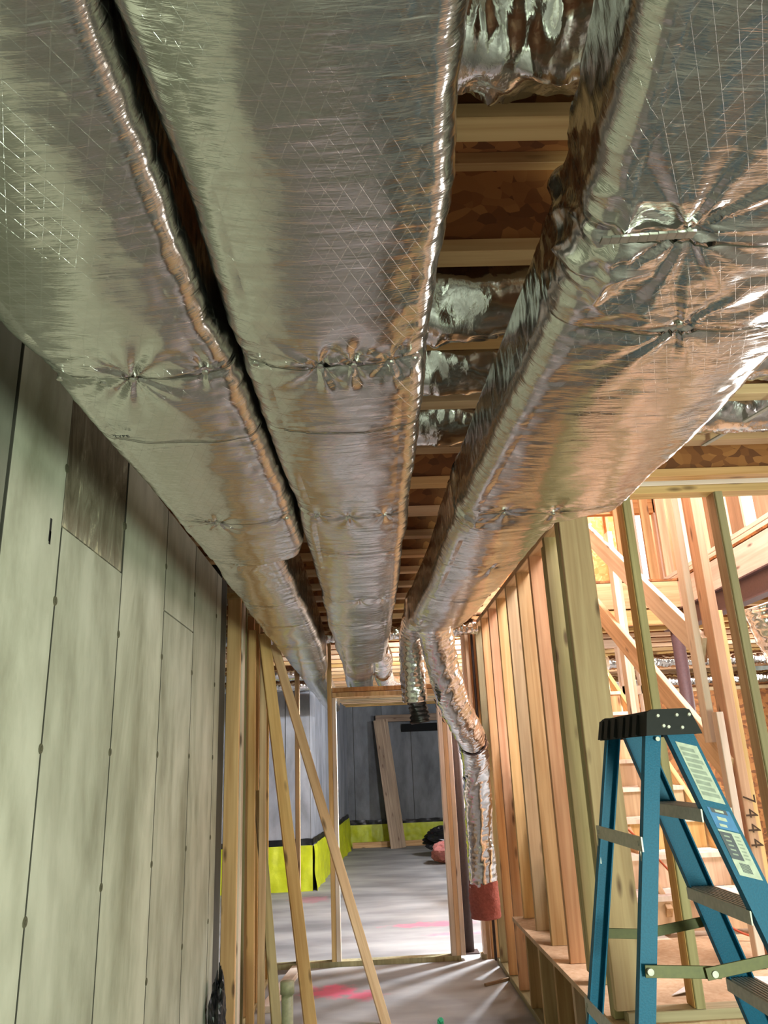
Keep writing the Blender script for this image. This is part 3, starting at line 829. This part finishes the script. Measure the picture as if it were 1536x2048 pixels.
rd = duct('right_duct', 'widest foil wrapped duct on the right with creases radiating from a pin', RS,
     [-1.5, 0.02, .945, 1.20, 2.25, 2.42, 2.95, 3.6, 4.15, 4.62],
     [(.935, .29, .013, .16, 9), (1.19, .45, .012, .12, 7), (1.02, .80, .016, .10, 7), (.60, .62, .010, .12, 5), (2.27, .25, .008, .06, 5), (2.28, .55, .010, .08, 5), (2.97, .6, .010, .1, 5)],
     FOIL, seed=8.3, crump=((1.02, .16, .022), (2.36, .08, .012), (4.4, .3, .012)), rad=.05, sag=.018)
# foil tape strip from the near joint to the pin
bt = MB()
for k in range(10):
    x0 = .368 + .0135 * k; 
    bt.box(x0, x0 + .0140, .933 - .0012 * k, .948 - .0012 * k, 2.276, 2.280)
bt.build('tape_strip', FOIL_TAPE, rd)
lt_ = text_obj('TYPE', 'printed_lettering', .016, INK, Matrix(((1, 0, 0, -.545), (0, -1, 0, 1.60), (0, 0, -1, 2.283), (0, 0, 0, 1))), bpy.data.objects['left_duct'])

# ---- round flexible ducts
def tube(path, rad, n=36, step=.010, seed=0, rib=.0045, pitch=.045, crum=.006, ell=1.0):
    p = [Vector(q) for q in path]
    # catmull-rom
    pts = []
    for i in range(len(p) - 1):
        a = p[i - 1] if i else p[0] * 2 - p[1]; b_, c = p[i], p[i + 1]; d = p[i + 2] if i + 2 < len(p) else p[-1] * 2 - p[-2]
        L = (c - b_).length; k = max(3, int(L / step))
        for j in range(k):
            t = j / k
            pts.append(.5 * ((2 * b_) + (c - a) * t + (2 * a - 5 * b_ + 4 * c - d) * t * t + (3 * b_ - a - 3 * c + d) * t ** 3))
    pts.append(p[-1])
    m = len(pts); P = np.zeros((m, n, 3)); UV = np.zeros((m, n, 2)); s = 0
    nrm = None
    for i, q in enumerate(pts):
        t = (pts[min(i + 1, m - 1)] - pts[max(i - 1, 0)]).normalized()
        if nrm is None: nrm = t.orthogonal().normalized()
        nrm = (nrm - t * nrm.dot(t)).normalized(); bn = t.cross(nrm)
        if i: s += (q - pts[i - 1]).length
        th = np.arange(n) / n * 2 * np.pi
        rr = rad * (1 + .0 * th) + rib * np.sin(2 * np.pi * s / pitch + th * 1.0)
        rr = rr + crum * (ridge(np.cos(th) * 1.4 + seed + 9 + s * 2, np.sin(th) * 1.4 + s * 6, 3) - .7) + .25 * crum * vnoise(th * 4 + s * 9, np.full_like(th, s * 30))
        for k in range(3):
            P[i, :, k] = q[k] + (nrm[k] * np.cos(th) + bn[k] * np.sin(th)) * rr
        UV[i, :, 0] = th * rad; UV[i, :, 1] = s
    return P, UV

def flex(name, label, path, rad, mat=FOIL_C, group=None, seed=0, **k):
    root = thing(name, path[0], label, 'duct', group)
    P, UV = tube(path, rad, seed=seed, **k)
    grid_mesh('jacket', P, UV, mat, root, Matrix.Translation(path[0]), caps=True)
    return root

fd = flex('flex_duct', 'large foil flexible duct bending down from the right duct beside the doorway',
     [(.40, 4.52, 2.42), (.45, 4.80, 2.33), (.525, 5.15, 2.14), (.64, 5.55, 1.90), (.79, 5.98, 1.70), (.845, 6.30, 1.48), (.865, 6.52, 1.1), (.875, 6.62, .62)], .108, seed=2, crum=.011, rib=.001)
P, UV = tube([(.875, 6.62, .66), (.88, 6.63, .40)], .112, seed=5, rib=0, crum=.012)
grid_mesh('pink_sleeve', P, UV, PINK_D, fd, Matrix.Translation((.875, 6.62, .66)), caps=True)['label'] = 'pink insulation sleeve at the bottom end'
P, UV = tube([(.785, 5.965, 1.706), (.793, 5.988, 1.697)], .1105, seed=5, rib=0, crum=.003)
grid_mesh('strap', P, UV, STEEL, fd, Matrix.Translation((.773, 5.93, 1.715)))['label'] = 'red brown tie strap'
# printed arrow marks
FP, FUV = tube([(.40, 4.52, 2.42), (.45, 4.80, 2.33), (.525, 5.15, 2.14), (.64, 5.55, 1.90), (.79, 5.98, 1.70), (.845, 6.30, 1.48), (.865, 6.52, 1.1), (.875, 6.62, .62)], .108, seed=2, crum=.011, rib=.001)
camp = np.array([0, 0, H])
for i, off in ((95, .62), (104, .7), (113, .72), (122, .66), (172, .55), (205, .5)):
    ring = FP[i]; cc = ring.mean(0); out = (ring - cc) / np.linalg.norm(ring - cc, axis=1)[:, None]
    vw = (camp - cc) / np.linalg.norm(camp - cc)
    left = np.cross(np.array([0, 0, 1.]), -vw); left /= np.linalg.norm(left)
    want = vw * (1 - off) + (left * 1.0) * off
    j = int(np.argmax(out @ (want / np.linalg.norm(want))))
    T = FP[i + 3, j] - FP[i - 3, j]; T /= np.linalg.norm(T)
    o_ = out[j]; A = np.cross(T, o_)
    c = FP[i - 3:i + 4, j].mean(0) + o_ * .013
    tri = [c + A * .022, c - A * .014 + T * .020, c - A * .014 - T * .020]
    v = [tuple(p) for p in tri] + [tuple(p + o_ * .0015) for p in tri]
    mesh_obj('arrow_mark', v, [(2, 1, 0), (3, 4, 5), (0, 1, 4, 3), (1, 2, 5, 4), (2, 0, 3, 5)], INK, fd)

fb = flex('flex_duct', 'short foil flexible duct hanging down with a torn black open end',
     [(.36, 5.0, 2.50), (.335, 5.25, 2.40), (.335, 5.4, 2.15), (.345, 5.45, 1.97)], .088, seed=11, crum=.008, rib=.002)
P, UV = tube([(.352, 5.45, 1.99), (.375, 5.46, 1.82)], .066, seed=15, rib=.006, crum=.016, pitch=.03)
grid_mesh('black_core', P, UV, BLACK, fb, Matrix.Translation((.352, 5.45, 1.99)), caps=True)['label'] = 'crumpled black inner core'

flex('flex_branch', 'foil branch duct bending right beside the far end of the middle duct',
     [(.10, 5.95, 2.42), (.15, 6.4, 2.40), (.17, 7.2, 2.37), (.24, 8.0, 2.35), (.42, 8.6, 2.38)], .085, seed=21, crum=.006)
gx = 'foil flexible ducts lying in the joist bays'
flex('joist_bay_duct', 'big crumpled foil duct crossing above at the top edge of the photo', [(-.2, 1.0, 2.86), (.25, 1.0, 2.83), (.6, 1.0, 2.84), (1.4, 1.0, 2.86)], .150, seed=31, crum=0.034, rib=.0, group=gx)
flex('joist_bay_duct', 'foil flexible duct in the joist bay just behind the brown subfloor gap', [(-.9, 1.84, 2.87), (.0, 1.84, 2.82), (.28, 1.85, 2.80), (.5, 1.84, 2.82), (1.1, 1.84, 2.87)], .135, seed=33, crum=0.018, rib=.0, group=gx)
flex('joist_bay_duct', 'foil flexible duct second from the camera behind the brown subfloor gap', [(-.9, 2.24, 2.87), (.2, 2.245, 2.83), (2.2, 2.24, 2.87)], .125, seed=35, crum=0.016, rib=.0, group=gx)
flex('joist_bay_duct', 'foil flexible duct in the bay just before the landing wall', [(-.9, 2.65, 2.87), (.2, 2.655, 2.83), (1.5, 2.65, 2.83), (3.2, 2.65, 2.87)], .125, seed=37, crum=0.016, rib=.0, group=gx)
flex('crossing_duct', 'foil flexible duct crossing over the door wall above the middle duct', [(-1.6, 6.72, 2.66), (-.2, 6.70, 2.65), (1.0, 6.72, 2.68)], .07, seed=41, crum=.01, rib=.0015)
gy = 'foil flexible ducts crossing under the far joists on the left'
flex('crossing_duct', 'upper of two foil ducts crossing the far left room under the joists', [(-4, 9.6, 2.675), (-1.5, 9.6, 2.675), (-.65, 9.7, 2.675)], .085, seed=43, crum=.01, rib=.001, group=gy)
flex('crossing_duct', 'lower of two foil ducts crossing the far left room under the joists', [(-4, 10.9, 2.66), (-1.5, 10.9, 2.66), (-.65, 11.0, 2.66)], .085, seed=45, crum=.01, rib=.001, group=gy)
gz = 'foil flexible ducts beyond the stairs'
flex('stairs_side_duct', 'upper foil duct running across the joists beyond the steel post', [(2.9, 9.2, 2.60), (4.4, 9.2, 2.6), (5.8, 9.2, 2.6)], .08, seed=51, crum=.01, rib=.0015, group=gz)
flex('stairs_side_duct', 'lower foil duct running across beyond the steel post', [(2.9, 10.0, 2.44), (4.4, 10.0, 2.44), (5.8, 10.0, 2.44)], .08, seed=53, crum=.01, rib=.0015, group=gz)
flex('stairs_side_duct', 'round bright foil duct at the right edge above the ladder', [(2.75, 5.2, 2.5), (2.80, 5.2, 2.3), (2.95, 5.25, 2.05), (3.3, 5.4, 1.9)], .12, seed=55, crum=.01, rib=.0015, group=gz)
flex('stairs_side_duct', 'round foil duct seen between the studs left of the sloping rails', [(1.75, 7.9, 2.6), (1.9, 7.8, 2.35), (1.98, 7.8, 1.9)], .15, seed=57, crum=.012, rib=.0015, group=gz)

# ================================================================== LOOSE LUMBER, POSTS, CLUTTER
gl = 'loose boards leaning against the left framing'
def loose(name, label, p, q, w, t, wd, mat, group=gl):
    o = board(name, p, q, w, t, wd, mat)
    return tag(o, label, 'board', group)
loose('leaning_board', 'pine board leaning left whose foot reaches furthest into the hall', (.065, 5.60, .0), (-.640, 5.52, 2.405), .062, .038, (1, .2, 0), PINE)
loose('leaning_board', 'middle pine board leaning between the upright stud and the doorway', (-.415, 5.66, .0), (-.708, 5.50, 2.48), .080, .038, (1, .3, 0), PINE)
loose('leaning_board', 'short board leaning low against the left studs with its foot beside the pipe', (-.60, 5.45, .0), (-.775, 5.75, 1.42), .060, .038, (1, .3, 0), PINE_G)
loose('upright_board', 'upright pine board standing left of the leaning boards', (-.765, 5.42, .0), (-.775, 5.40, 2.49), .05, .038, (1, 0, 0), PINE)
loose('upright_board', 'reddish upright board standing just right of the pale upright', (-.715, 5.55, .0), (-.715, 5.55, 2.50), .045, .038, (1, 0, 0), PINE_O)
tag(board('floor_board', (-.74, 6.0, .019), (-.62, 7.10, .019), .09, .038, (1, 0, 0), PINE_P), 'short board lying on the floor against the door plate left side', 'board')
tag(board('floor_scrap', (.80, 6.35, .01), (1.02, 6.5, .01), .02, .02, (0, 1, 0), PINE_D), 'thin wood scrap on the lit floor by the right studs', 'scrap')

po = thing('steel_column', (.82, 7.42, 0), 'brown round steel column behind the right door jamb', 'column')
b = MB(); b.cyl((.82, 7.42, .008), (.82, 7.42, 2.74), .045, 18); b.build('shaft', STEEL_D, po, True)
b = MB(); b.box(.74, .90, 7.34, 7.50, 0, .008); b.build('base_plate', STEEL_D, po)
b = MB(); b.box(.74, .90, 7.34, 7.50, 2.74, 2.749); b.build('cap_plate', STEEL_D, po)

pp = thing('vent_pipe', (-.447, 4.5, 0), 'grey green plastic pipe stub standing on the floor', 'pipe')
b = MB(); b.cyl((-.447, 4.5, 0), (-.447, 4.5, .47), .030, 18); b.build('pipe_wall', PVC, pp, True)
b = MB(); b.cyl((-.447, 4.5, .47), (-.447, 4.5, .525), .036, 18); b.build('coupling', PVC, pp, True)
# torn black sheet at the wall foot
def crumple(name, label, c, r, mat, seed=0, sq=(1, 1, .7), cat='sheet'):
    n = 28
    th, ph = np.meshgrid(np.linspace(0, 2 * np.pi, n, endpoint=False), np.linspace(.05, np.pi - .05, n))
    rr = 1 + .55 * fbm(np.cos(th) * 2 + seed + 20, ph * 2.2 + np.sin(th) * 2, 3, .5)
    P = np.stack([rr * np.sin(ph) * np.cos(th) * sq[0], rr * np.sin(ph) * np.sin(th) * sq[1], np.cos(ph) * rr * sq[2]], -1) * r
    P[..., 2] -= P[..., 2].min(); P += np.array(c)
    o = grid_mesh(name, P, np.stack([th, ph], -1), mat, None, Matrix.Translation(c), caps=True)
    for f_ in o.data.polygons: f_.use_smooth = False
    return tag(o, label, cat)
crumple('debris_pile', 'dark crumpled debris against the foot of the left concrete wall', (-.84, 4.72, 0), .10, BLACK, 3, (.45, .9, 2.3), 'debris')
crumple('pink_insulation', 'pink insulation bundle on the far room floor', (1.25, 13.6, 0), .26, PINK, 5, (1.1, .9, .55), 'insulation')
crumple('black_plastic', 'shiny black plastic heaped behind the pink insulation', (1.35, 14.6, 0), .32, BLACK, 9, (1.2, .8, .7), 'sheet')
crumple('green_cap', 'small green plastic cap on the floor at the bottom edge', (.40, 5.52, 0), .02, GREENC, 2, (1, 1, 1), 'cap')

# ---- vapour barrier strips at the foot of the far walls
def barrier(label, p0, p1, n, h):
    p0, p1, n = Vector(p0), Vector(p1), Vector(n)
    root = thing('vapour_barrier', tuple((p0 + p1) / 2), label, 'membrane')
    d = (p1 - p0); L = d.length; d.normalize()
    nu_, nv_ = int(L / .03), 16
    s = np.linspace(0, L, nu_); z = np.linspace(.0, h, nv_)
    S_, Z = np.meshgrid(s, z, indexing='ij')
    off = .02 + .10 * np.abs(fbm(S_ * 3.5 + 3, Z * 2, 3)) * (1 - Z / h * .7) + .03 * (1 - Z / h)
    P = np.stack([p0.x + d.x * S_ + n.x * off, p0.y + d.y * S_ + n.y * off, Z], -1)
    grid_mesh('yellow_sheet', P, np.stack([S_, Z], -1), YEL, root, Matrix.Translation((p0 + p1) / 2), closed=False)
    z = np.linspace(h, h + .08, 5); S_, Z = np.meshgrid(s, z, indexing='ij')
    off = .012 + .03 * np.abs(fbm(S_ * 6 + 9, Z * 9, 3))
    Z2 = Z + .03 * fbm(S_ * 5, Z * 0 + 3, 2)
    P = np.stack([p0.x + d.x * S_ + n.x * off, p0.y + d.y * S_ + n.y * off, Z2], -1)
    grid_mesh('black_edge', P, np.stack([S_, Z], -1), BLACK, root, Matrix.Translation((p0 + p1) / 2), closed=False)
    return root
barrier('yellow vapour barrier on the near facing concrete wall at left', (-4, YJ, 0), (-.78, YJ, 0), (0, -1, 0), .56)
barrier('yellow vapour barrier along the receding side wall', (-.795, YJ - .045, 0), (-.43, 16.9, 0), (1, -.067, 0), .56)
barrier('yellow vapour barrier low on the far end wall', (-.5, 16.98, 0), (5.0, 16.98, 0), (0, -1, 0), .40)
tag(board('floor_plate', (-.35, 16.6, .05), (3.5, 16.6, .05), .089, .1, (0, 1, 0), PINE), 'pine plate lying along the foot of the far end wall', 'board')
fl_ = thing('plank_frame', (.4, 16.4, 0), 'dusty wide plank standing with a cross board against the far end wall', 'plank')
board('plank', (.55, 16.2, .0), (.30, 16.75, 2.45), .30, .04, (1, 0, 0), PINE_D, fl_)
board('cross_board', (.20, 16.8, 2.48), (1.9, 16.8, 2.48), .14, .04, (0, 0, 1), PINE_D, fl_)
tag(box('window_well', .75, 1.7, 16.93, 16.985, 2.20, 2.36, VOID), 'dark slot like window high in the far end wall', 'window')

# stuff on landing
o = mesh_obj('paper_scrap', [(1.62, 3.75, .562), (1.80, 3.66, .566), (1.93, 3.72, .575), (1.86, 3.98, .561), (1.70, 3.98, .57)] + [(1.62, 3.75, .558), (1.80, 3.66, .561), (1.93, 3.72, .570), (1.86, 3.98, .557), (1.70, 3.98, .566)],
             [(0, 1, 2, 3, 4), (9, 8, 7, 6, 5), (0, 5, 6, 1), (1, 6, 7, 2), (2, 7, 8, 3), (3, 8, 9, 4), (4, 9, 5, 0)], PAPER)
tag(o, 'white sheet of paper on the landing behind the ladder', 'paper')
o = mesh_obj('paper_scrap', [(1.28, 3.78, .562), (1.42, 3.80, .580), (1.40, 3.92, .561), (1.28, 3.78, .559), (1.42, 3.80, .577), (1.40, 3.92, .558)],
             [(0, 1, 2), (5, 4, 3), (0, 3, 4, 1), (1, 4, 5, 2), (2, 5, 3, 0)], PAPER)
tag(o, 'small torn paper scrap on the landing left of the bigger sheet', 'paper')
P, UV = tube([(1.3, 5.0, 1.35), (1.6, 4.95, 1.08), (1.9, 4.80, .70), (2.1, 4.7, .575), (2.4, 4.9, .57)], .006, n=8, rib=0, crum=0)
o = grid_mesh('orange_cable', P, UV, BOXW, None, Matrix.Translation((1.3, 5.0, 1.35)), caps=True); tag(o, 'thin orange cable trailing down the stairs onto the landing', 'cable')
# white cable conduit under the joists on the right
tag(board('metal_strap', (1.50, 2.20, 2.690), (1.41, 2.86, 2.740), .02, .006, (1, 0, 0), ALU), 'thin metal strap running under the joists at the upper right', 'strap')

# ================================================================== LADDER
la = thing('step_ladder', (.75, 2.35, 0), 'blue fibreglass step ladder with black cap at the right edge', 'ladder')
def channel(p, q, w, d, t, wd, mat, name, open_sign=1):
    """C section: web w wide along wd, flanges d deep toward the ladder's inside."""
    m, L = frame(p, q, wd)
    s = open_sign
    prof = [(-w / 2, 0), (w / 2, 0), (w / 2, s * d), (w / 2 - t, s * d), (w / 2 - t, s * t), (-w / 2 + t, s * t), (-w / 2 + t, s * d), (-w / 2, s * d)]
    if s < 0: prof = prof[::-1]
    v, f = prism(prof, 0, L)
    return mesh_obj(name, v, f, mat, la, m)
def fx(z, e=0): return .853 + e + (1.615 - z) * .325      # front rail centre x
def rx(z): return .783 - (1.615 - z) * .19
def ny(z): return 2.165 - (1.615 - z) * .045
def fy(z): return 2.545 + (1.615 - z) * .045
channel((fx(.01), ny(.01), .01), (fx(1.66), ny(1.66), 1.66), .070, .03, .004, (1, 0, 0), BLUE, 'front_rail', 1)
channel((fx(.01), fy(.01), .01), (fx(1.66), fy(1.66), 1.66), .070, .03, .004, (1, 0, 0), BLUE, 'front_rail', -1)
channel((rx(.01), ny(.01), .01), (rx(1.64), ny(1.64), 1.64), .042, .028, .004, (1, 0, 0), BLUE, 'rear_rail', 1)
channel((rx(.01), fy(.01), .01), (rx(1.64), fy(1.64), 1.64), .042, .028, .004, (1, 0, 0), BLUE, 'rear_rail', -1)
for i, z in enumerate((1.41, 1.165, .915, .665, .415, .165)):
    b = MB()
    x = fx(z); y0_, y1_ = ny(z) + .006, fy(z) - .006
    b.box(x - .042, x + .042, y0_, y1_, z - .002, z + .003)
    b.box(x - .042, x - .038, y0_, y1_, z - .030, z - .002)
    b.box(x + .038, x + .042, y0_, y1_, z - .030, z - .002)
    for k in range(7): b.box(x - .036 + .011 * k, x - .032 + .011 * k, y0_ + .01, y1_ - .01, z + .003, z + .0055)
    b.build('step', ALU, la)
for z in (1.335, .87, .42):
    b = MB(); x = rx(z)
    b.box(x - .026, x - .022, ny(z) - .004, fy(z) + .004, z - .018, z + .018)
    b.build('rear_brace', ALU, la)
    for yy, s in ((ny(z), 1), (fy(z), -1)):
        b = MB(); b.box(x - .029, x - .026, yy + s * .005, yy + s * .010, z - .09, z - .01); b.cyl((x - .03, yy + s * .02, z), (x - .026, yy + s * .02, z), .006, 8)
        b.build('brace_bracket', ALU, la)
for nm, y, s in (('near', ny(1.04) - .012, 1), ('far', fy(1.03) + .012, -1)):
    xa, xb = rx(1.04), fx(1.05)
    xm = (xa * .62 + xb * .38) + .02
    board('spreader_bar', (xa - .01, y, 1.052), (xm + .02, y + .004 * s, 1.040), .028, .005, (0, 0, 1), ALU_OL, la, c=.001)
    board('spreader_bar', (xm - .02, y - .006 * s, 1.040), (xb + .01, y - .004 * s, 1.072), .028, .005, (0, 0, 1), ALU_OL, la, c=.001)
    for xx, zz in ((xa, 1.052), (xm, 1.040), (xb, 1.07)):
        b = MB(); b.cyl((xx, y - .012 * s, zz), (xx, y + .004 * s, zz), .008, 12, ); b.build('rivet', ALU, la)
# cap
cap = MB()
def cap_prof(zlo, zhi, xl0, xr0, xl1, xr1): return [(xl0, zlo), (xr0, zlo), (xr1, zhi), (xl1, zhi)]
def ext_y(mb, prof, y0, y1):
    v, f = prism(prof, y0, y1)
    mb.add([(x, zz, y) for x, y, zz in v], [t[::-1] for t in f])
ext_y(cap, [(.752, 1.604), (.905, 1.604), (.880, 1.668), (.868, 1.672), (.775, 1.672), (.762, 1.664)], 2.135, 2.150)
ext_y(cap, [(.752, 1.604), (.905, 1.604), (.880, 1.668), (.868, 1.672), (.775, 1.672), (.762, 1.664)], 2.555, 2.570)
ext_y(cap, [(.758, 1.640), (.893, 1.640), (.878, 1.666), (.868, 1.670), (.775, 1.670), (.764, 1.662)], 2.150, 2.555)
ext_y(cap, [(.753, 1.604), (.760, 1.604), (.768, 1.668), (.762, 1.668)], 2.150, 2.555)
ext_y(cap, [(.893, 1.604), (.903, 1.604), (.880, 1.668), (.872, 1.668)], 2.150, 2.555)
for y in (2.20, 2.26, 2.32, 2.40, 2.47, 2.53):
    ext_y(cap, [(.744, 1.606), (.756, 1.606), (.764, 1.662), (.756, 1.662)], y, y + .035)
cap.build('cap', BLACKP, la)
for (x, z) in ((.790, 1.655), (.815, 1.625), (.842, 1.655), (.852, 1.622), (.876, 1.655), (.802, 1.628)):
    b = MB(); b.cyl((x, 2.135, z), (x, 2.130, z), .0055, 12, .004); b.build('rivet', ALU, la)
b = MB(); b.cyl((.788, 2.158, 1.595), (.788, 2.152, 1.595), .006, 12); b.build('rivet', ALU, la)
# labels on the near front rail
def onrail(s0, s1, a0, a1, mat, name, lift=.0006, parent=la):
    """s = height along z of rail, a = across -0.5..0.5"""
    pts = []
    for z, a in ((s0, a0), (s0, a1), (s1, a1), (s1, a0)):
        pts.append(Vector((fx(z) + a * .0735, ny(z) - lift, z - a * .02)))
    v = pts + [p + Vector((0, .0005, 0)) for p in pts]
    return mesh_obj(name, v, [(0, 1, 2, 3), (7, 6, 5, 4), (0, 4, 5, 1), (1, 5, 6, 2), (2, 6, 7, 3), (3, 7, 4, 0)], mat, parent)
l1 = onrail(1.430, 1.580, -.36, .42, LBL, 'warning_label', .0012)
for k in range(9):
    onrail(1.443 + k * .0145, 1.453 + k * .0145, -.28, .34 - .06 * (k % 3), LBLG, 'print_block', .0018, l1)
onrail(1.360, 1.412, -.36, .42, LBLB, 'maker_label', .0012)
lb = bpy.data.objects['maker_label']
onrail(1.400, 1.412, -.26, .30, LBLK, 'slot_mark', .0018, lb); onrail(1.403, 1.409, -.12, .18, LBL, 'slot_mark', .0022, lb)
onrail(1.382, 1.391, -.16, .16, LBL, 'print_block', .0018, lb); onrail(1.366, 1.373, -.20, .06, LBL, 'print_block', .0018, lb)
l2 = onrail(1.245, 1.357, -.36, .42, LBL, 'rating_label', .0012)
onrail(1.285, 1.352, -.36, .08, LBLK, 'black_block', .0018, l2)
for k in range(5): onrail(1.296 + k * .011, 1.300 + k * .011, -.24, -.05, LBLG, 'print_block', .0022, l2)
for k in range(7): onrail(1.290 + k * .009, 1.294 + k * .009, .16, .32, LBLG, 'print_block', .0018, l2)
for k in range(7): onrail(1.255, 1.278, -.16 + k * .05, -.16 + k * .05 + .028, LBLK, 'barcode_bar', .0018, l2)
for y, xx in ((ny(0), fx(0)), (fy(0), fx(0)), (ny(0), rx(0)), (fy(0), rx(0))):
    b = MB(); b.box(xx - .04, xx + .04, y - .02, y + .02, 0, .05); b.build('rubber_foot', BLACKP, la)
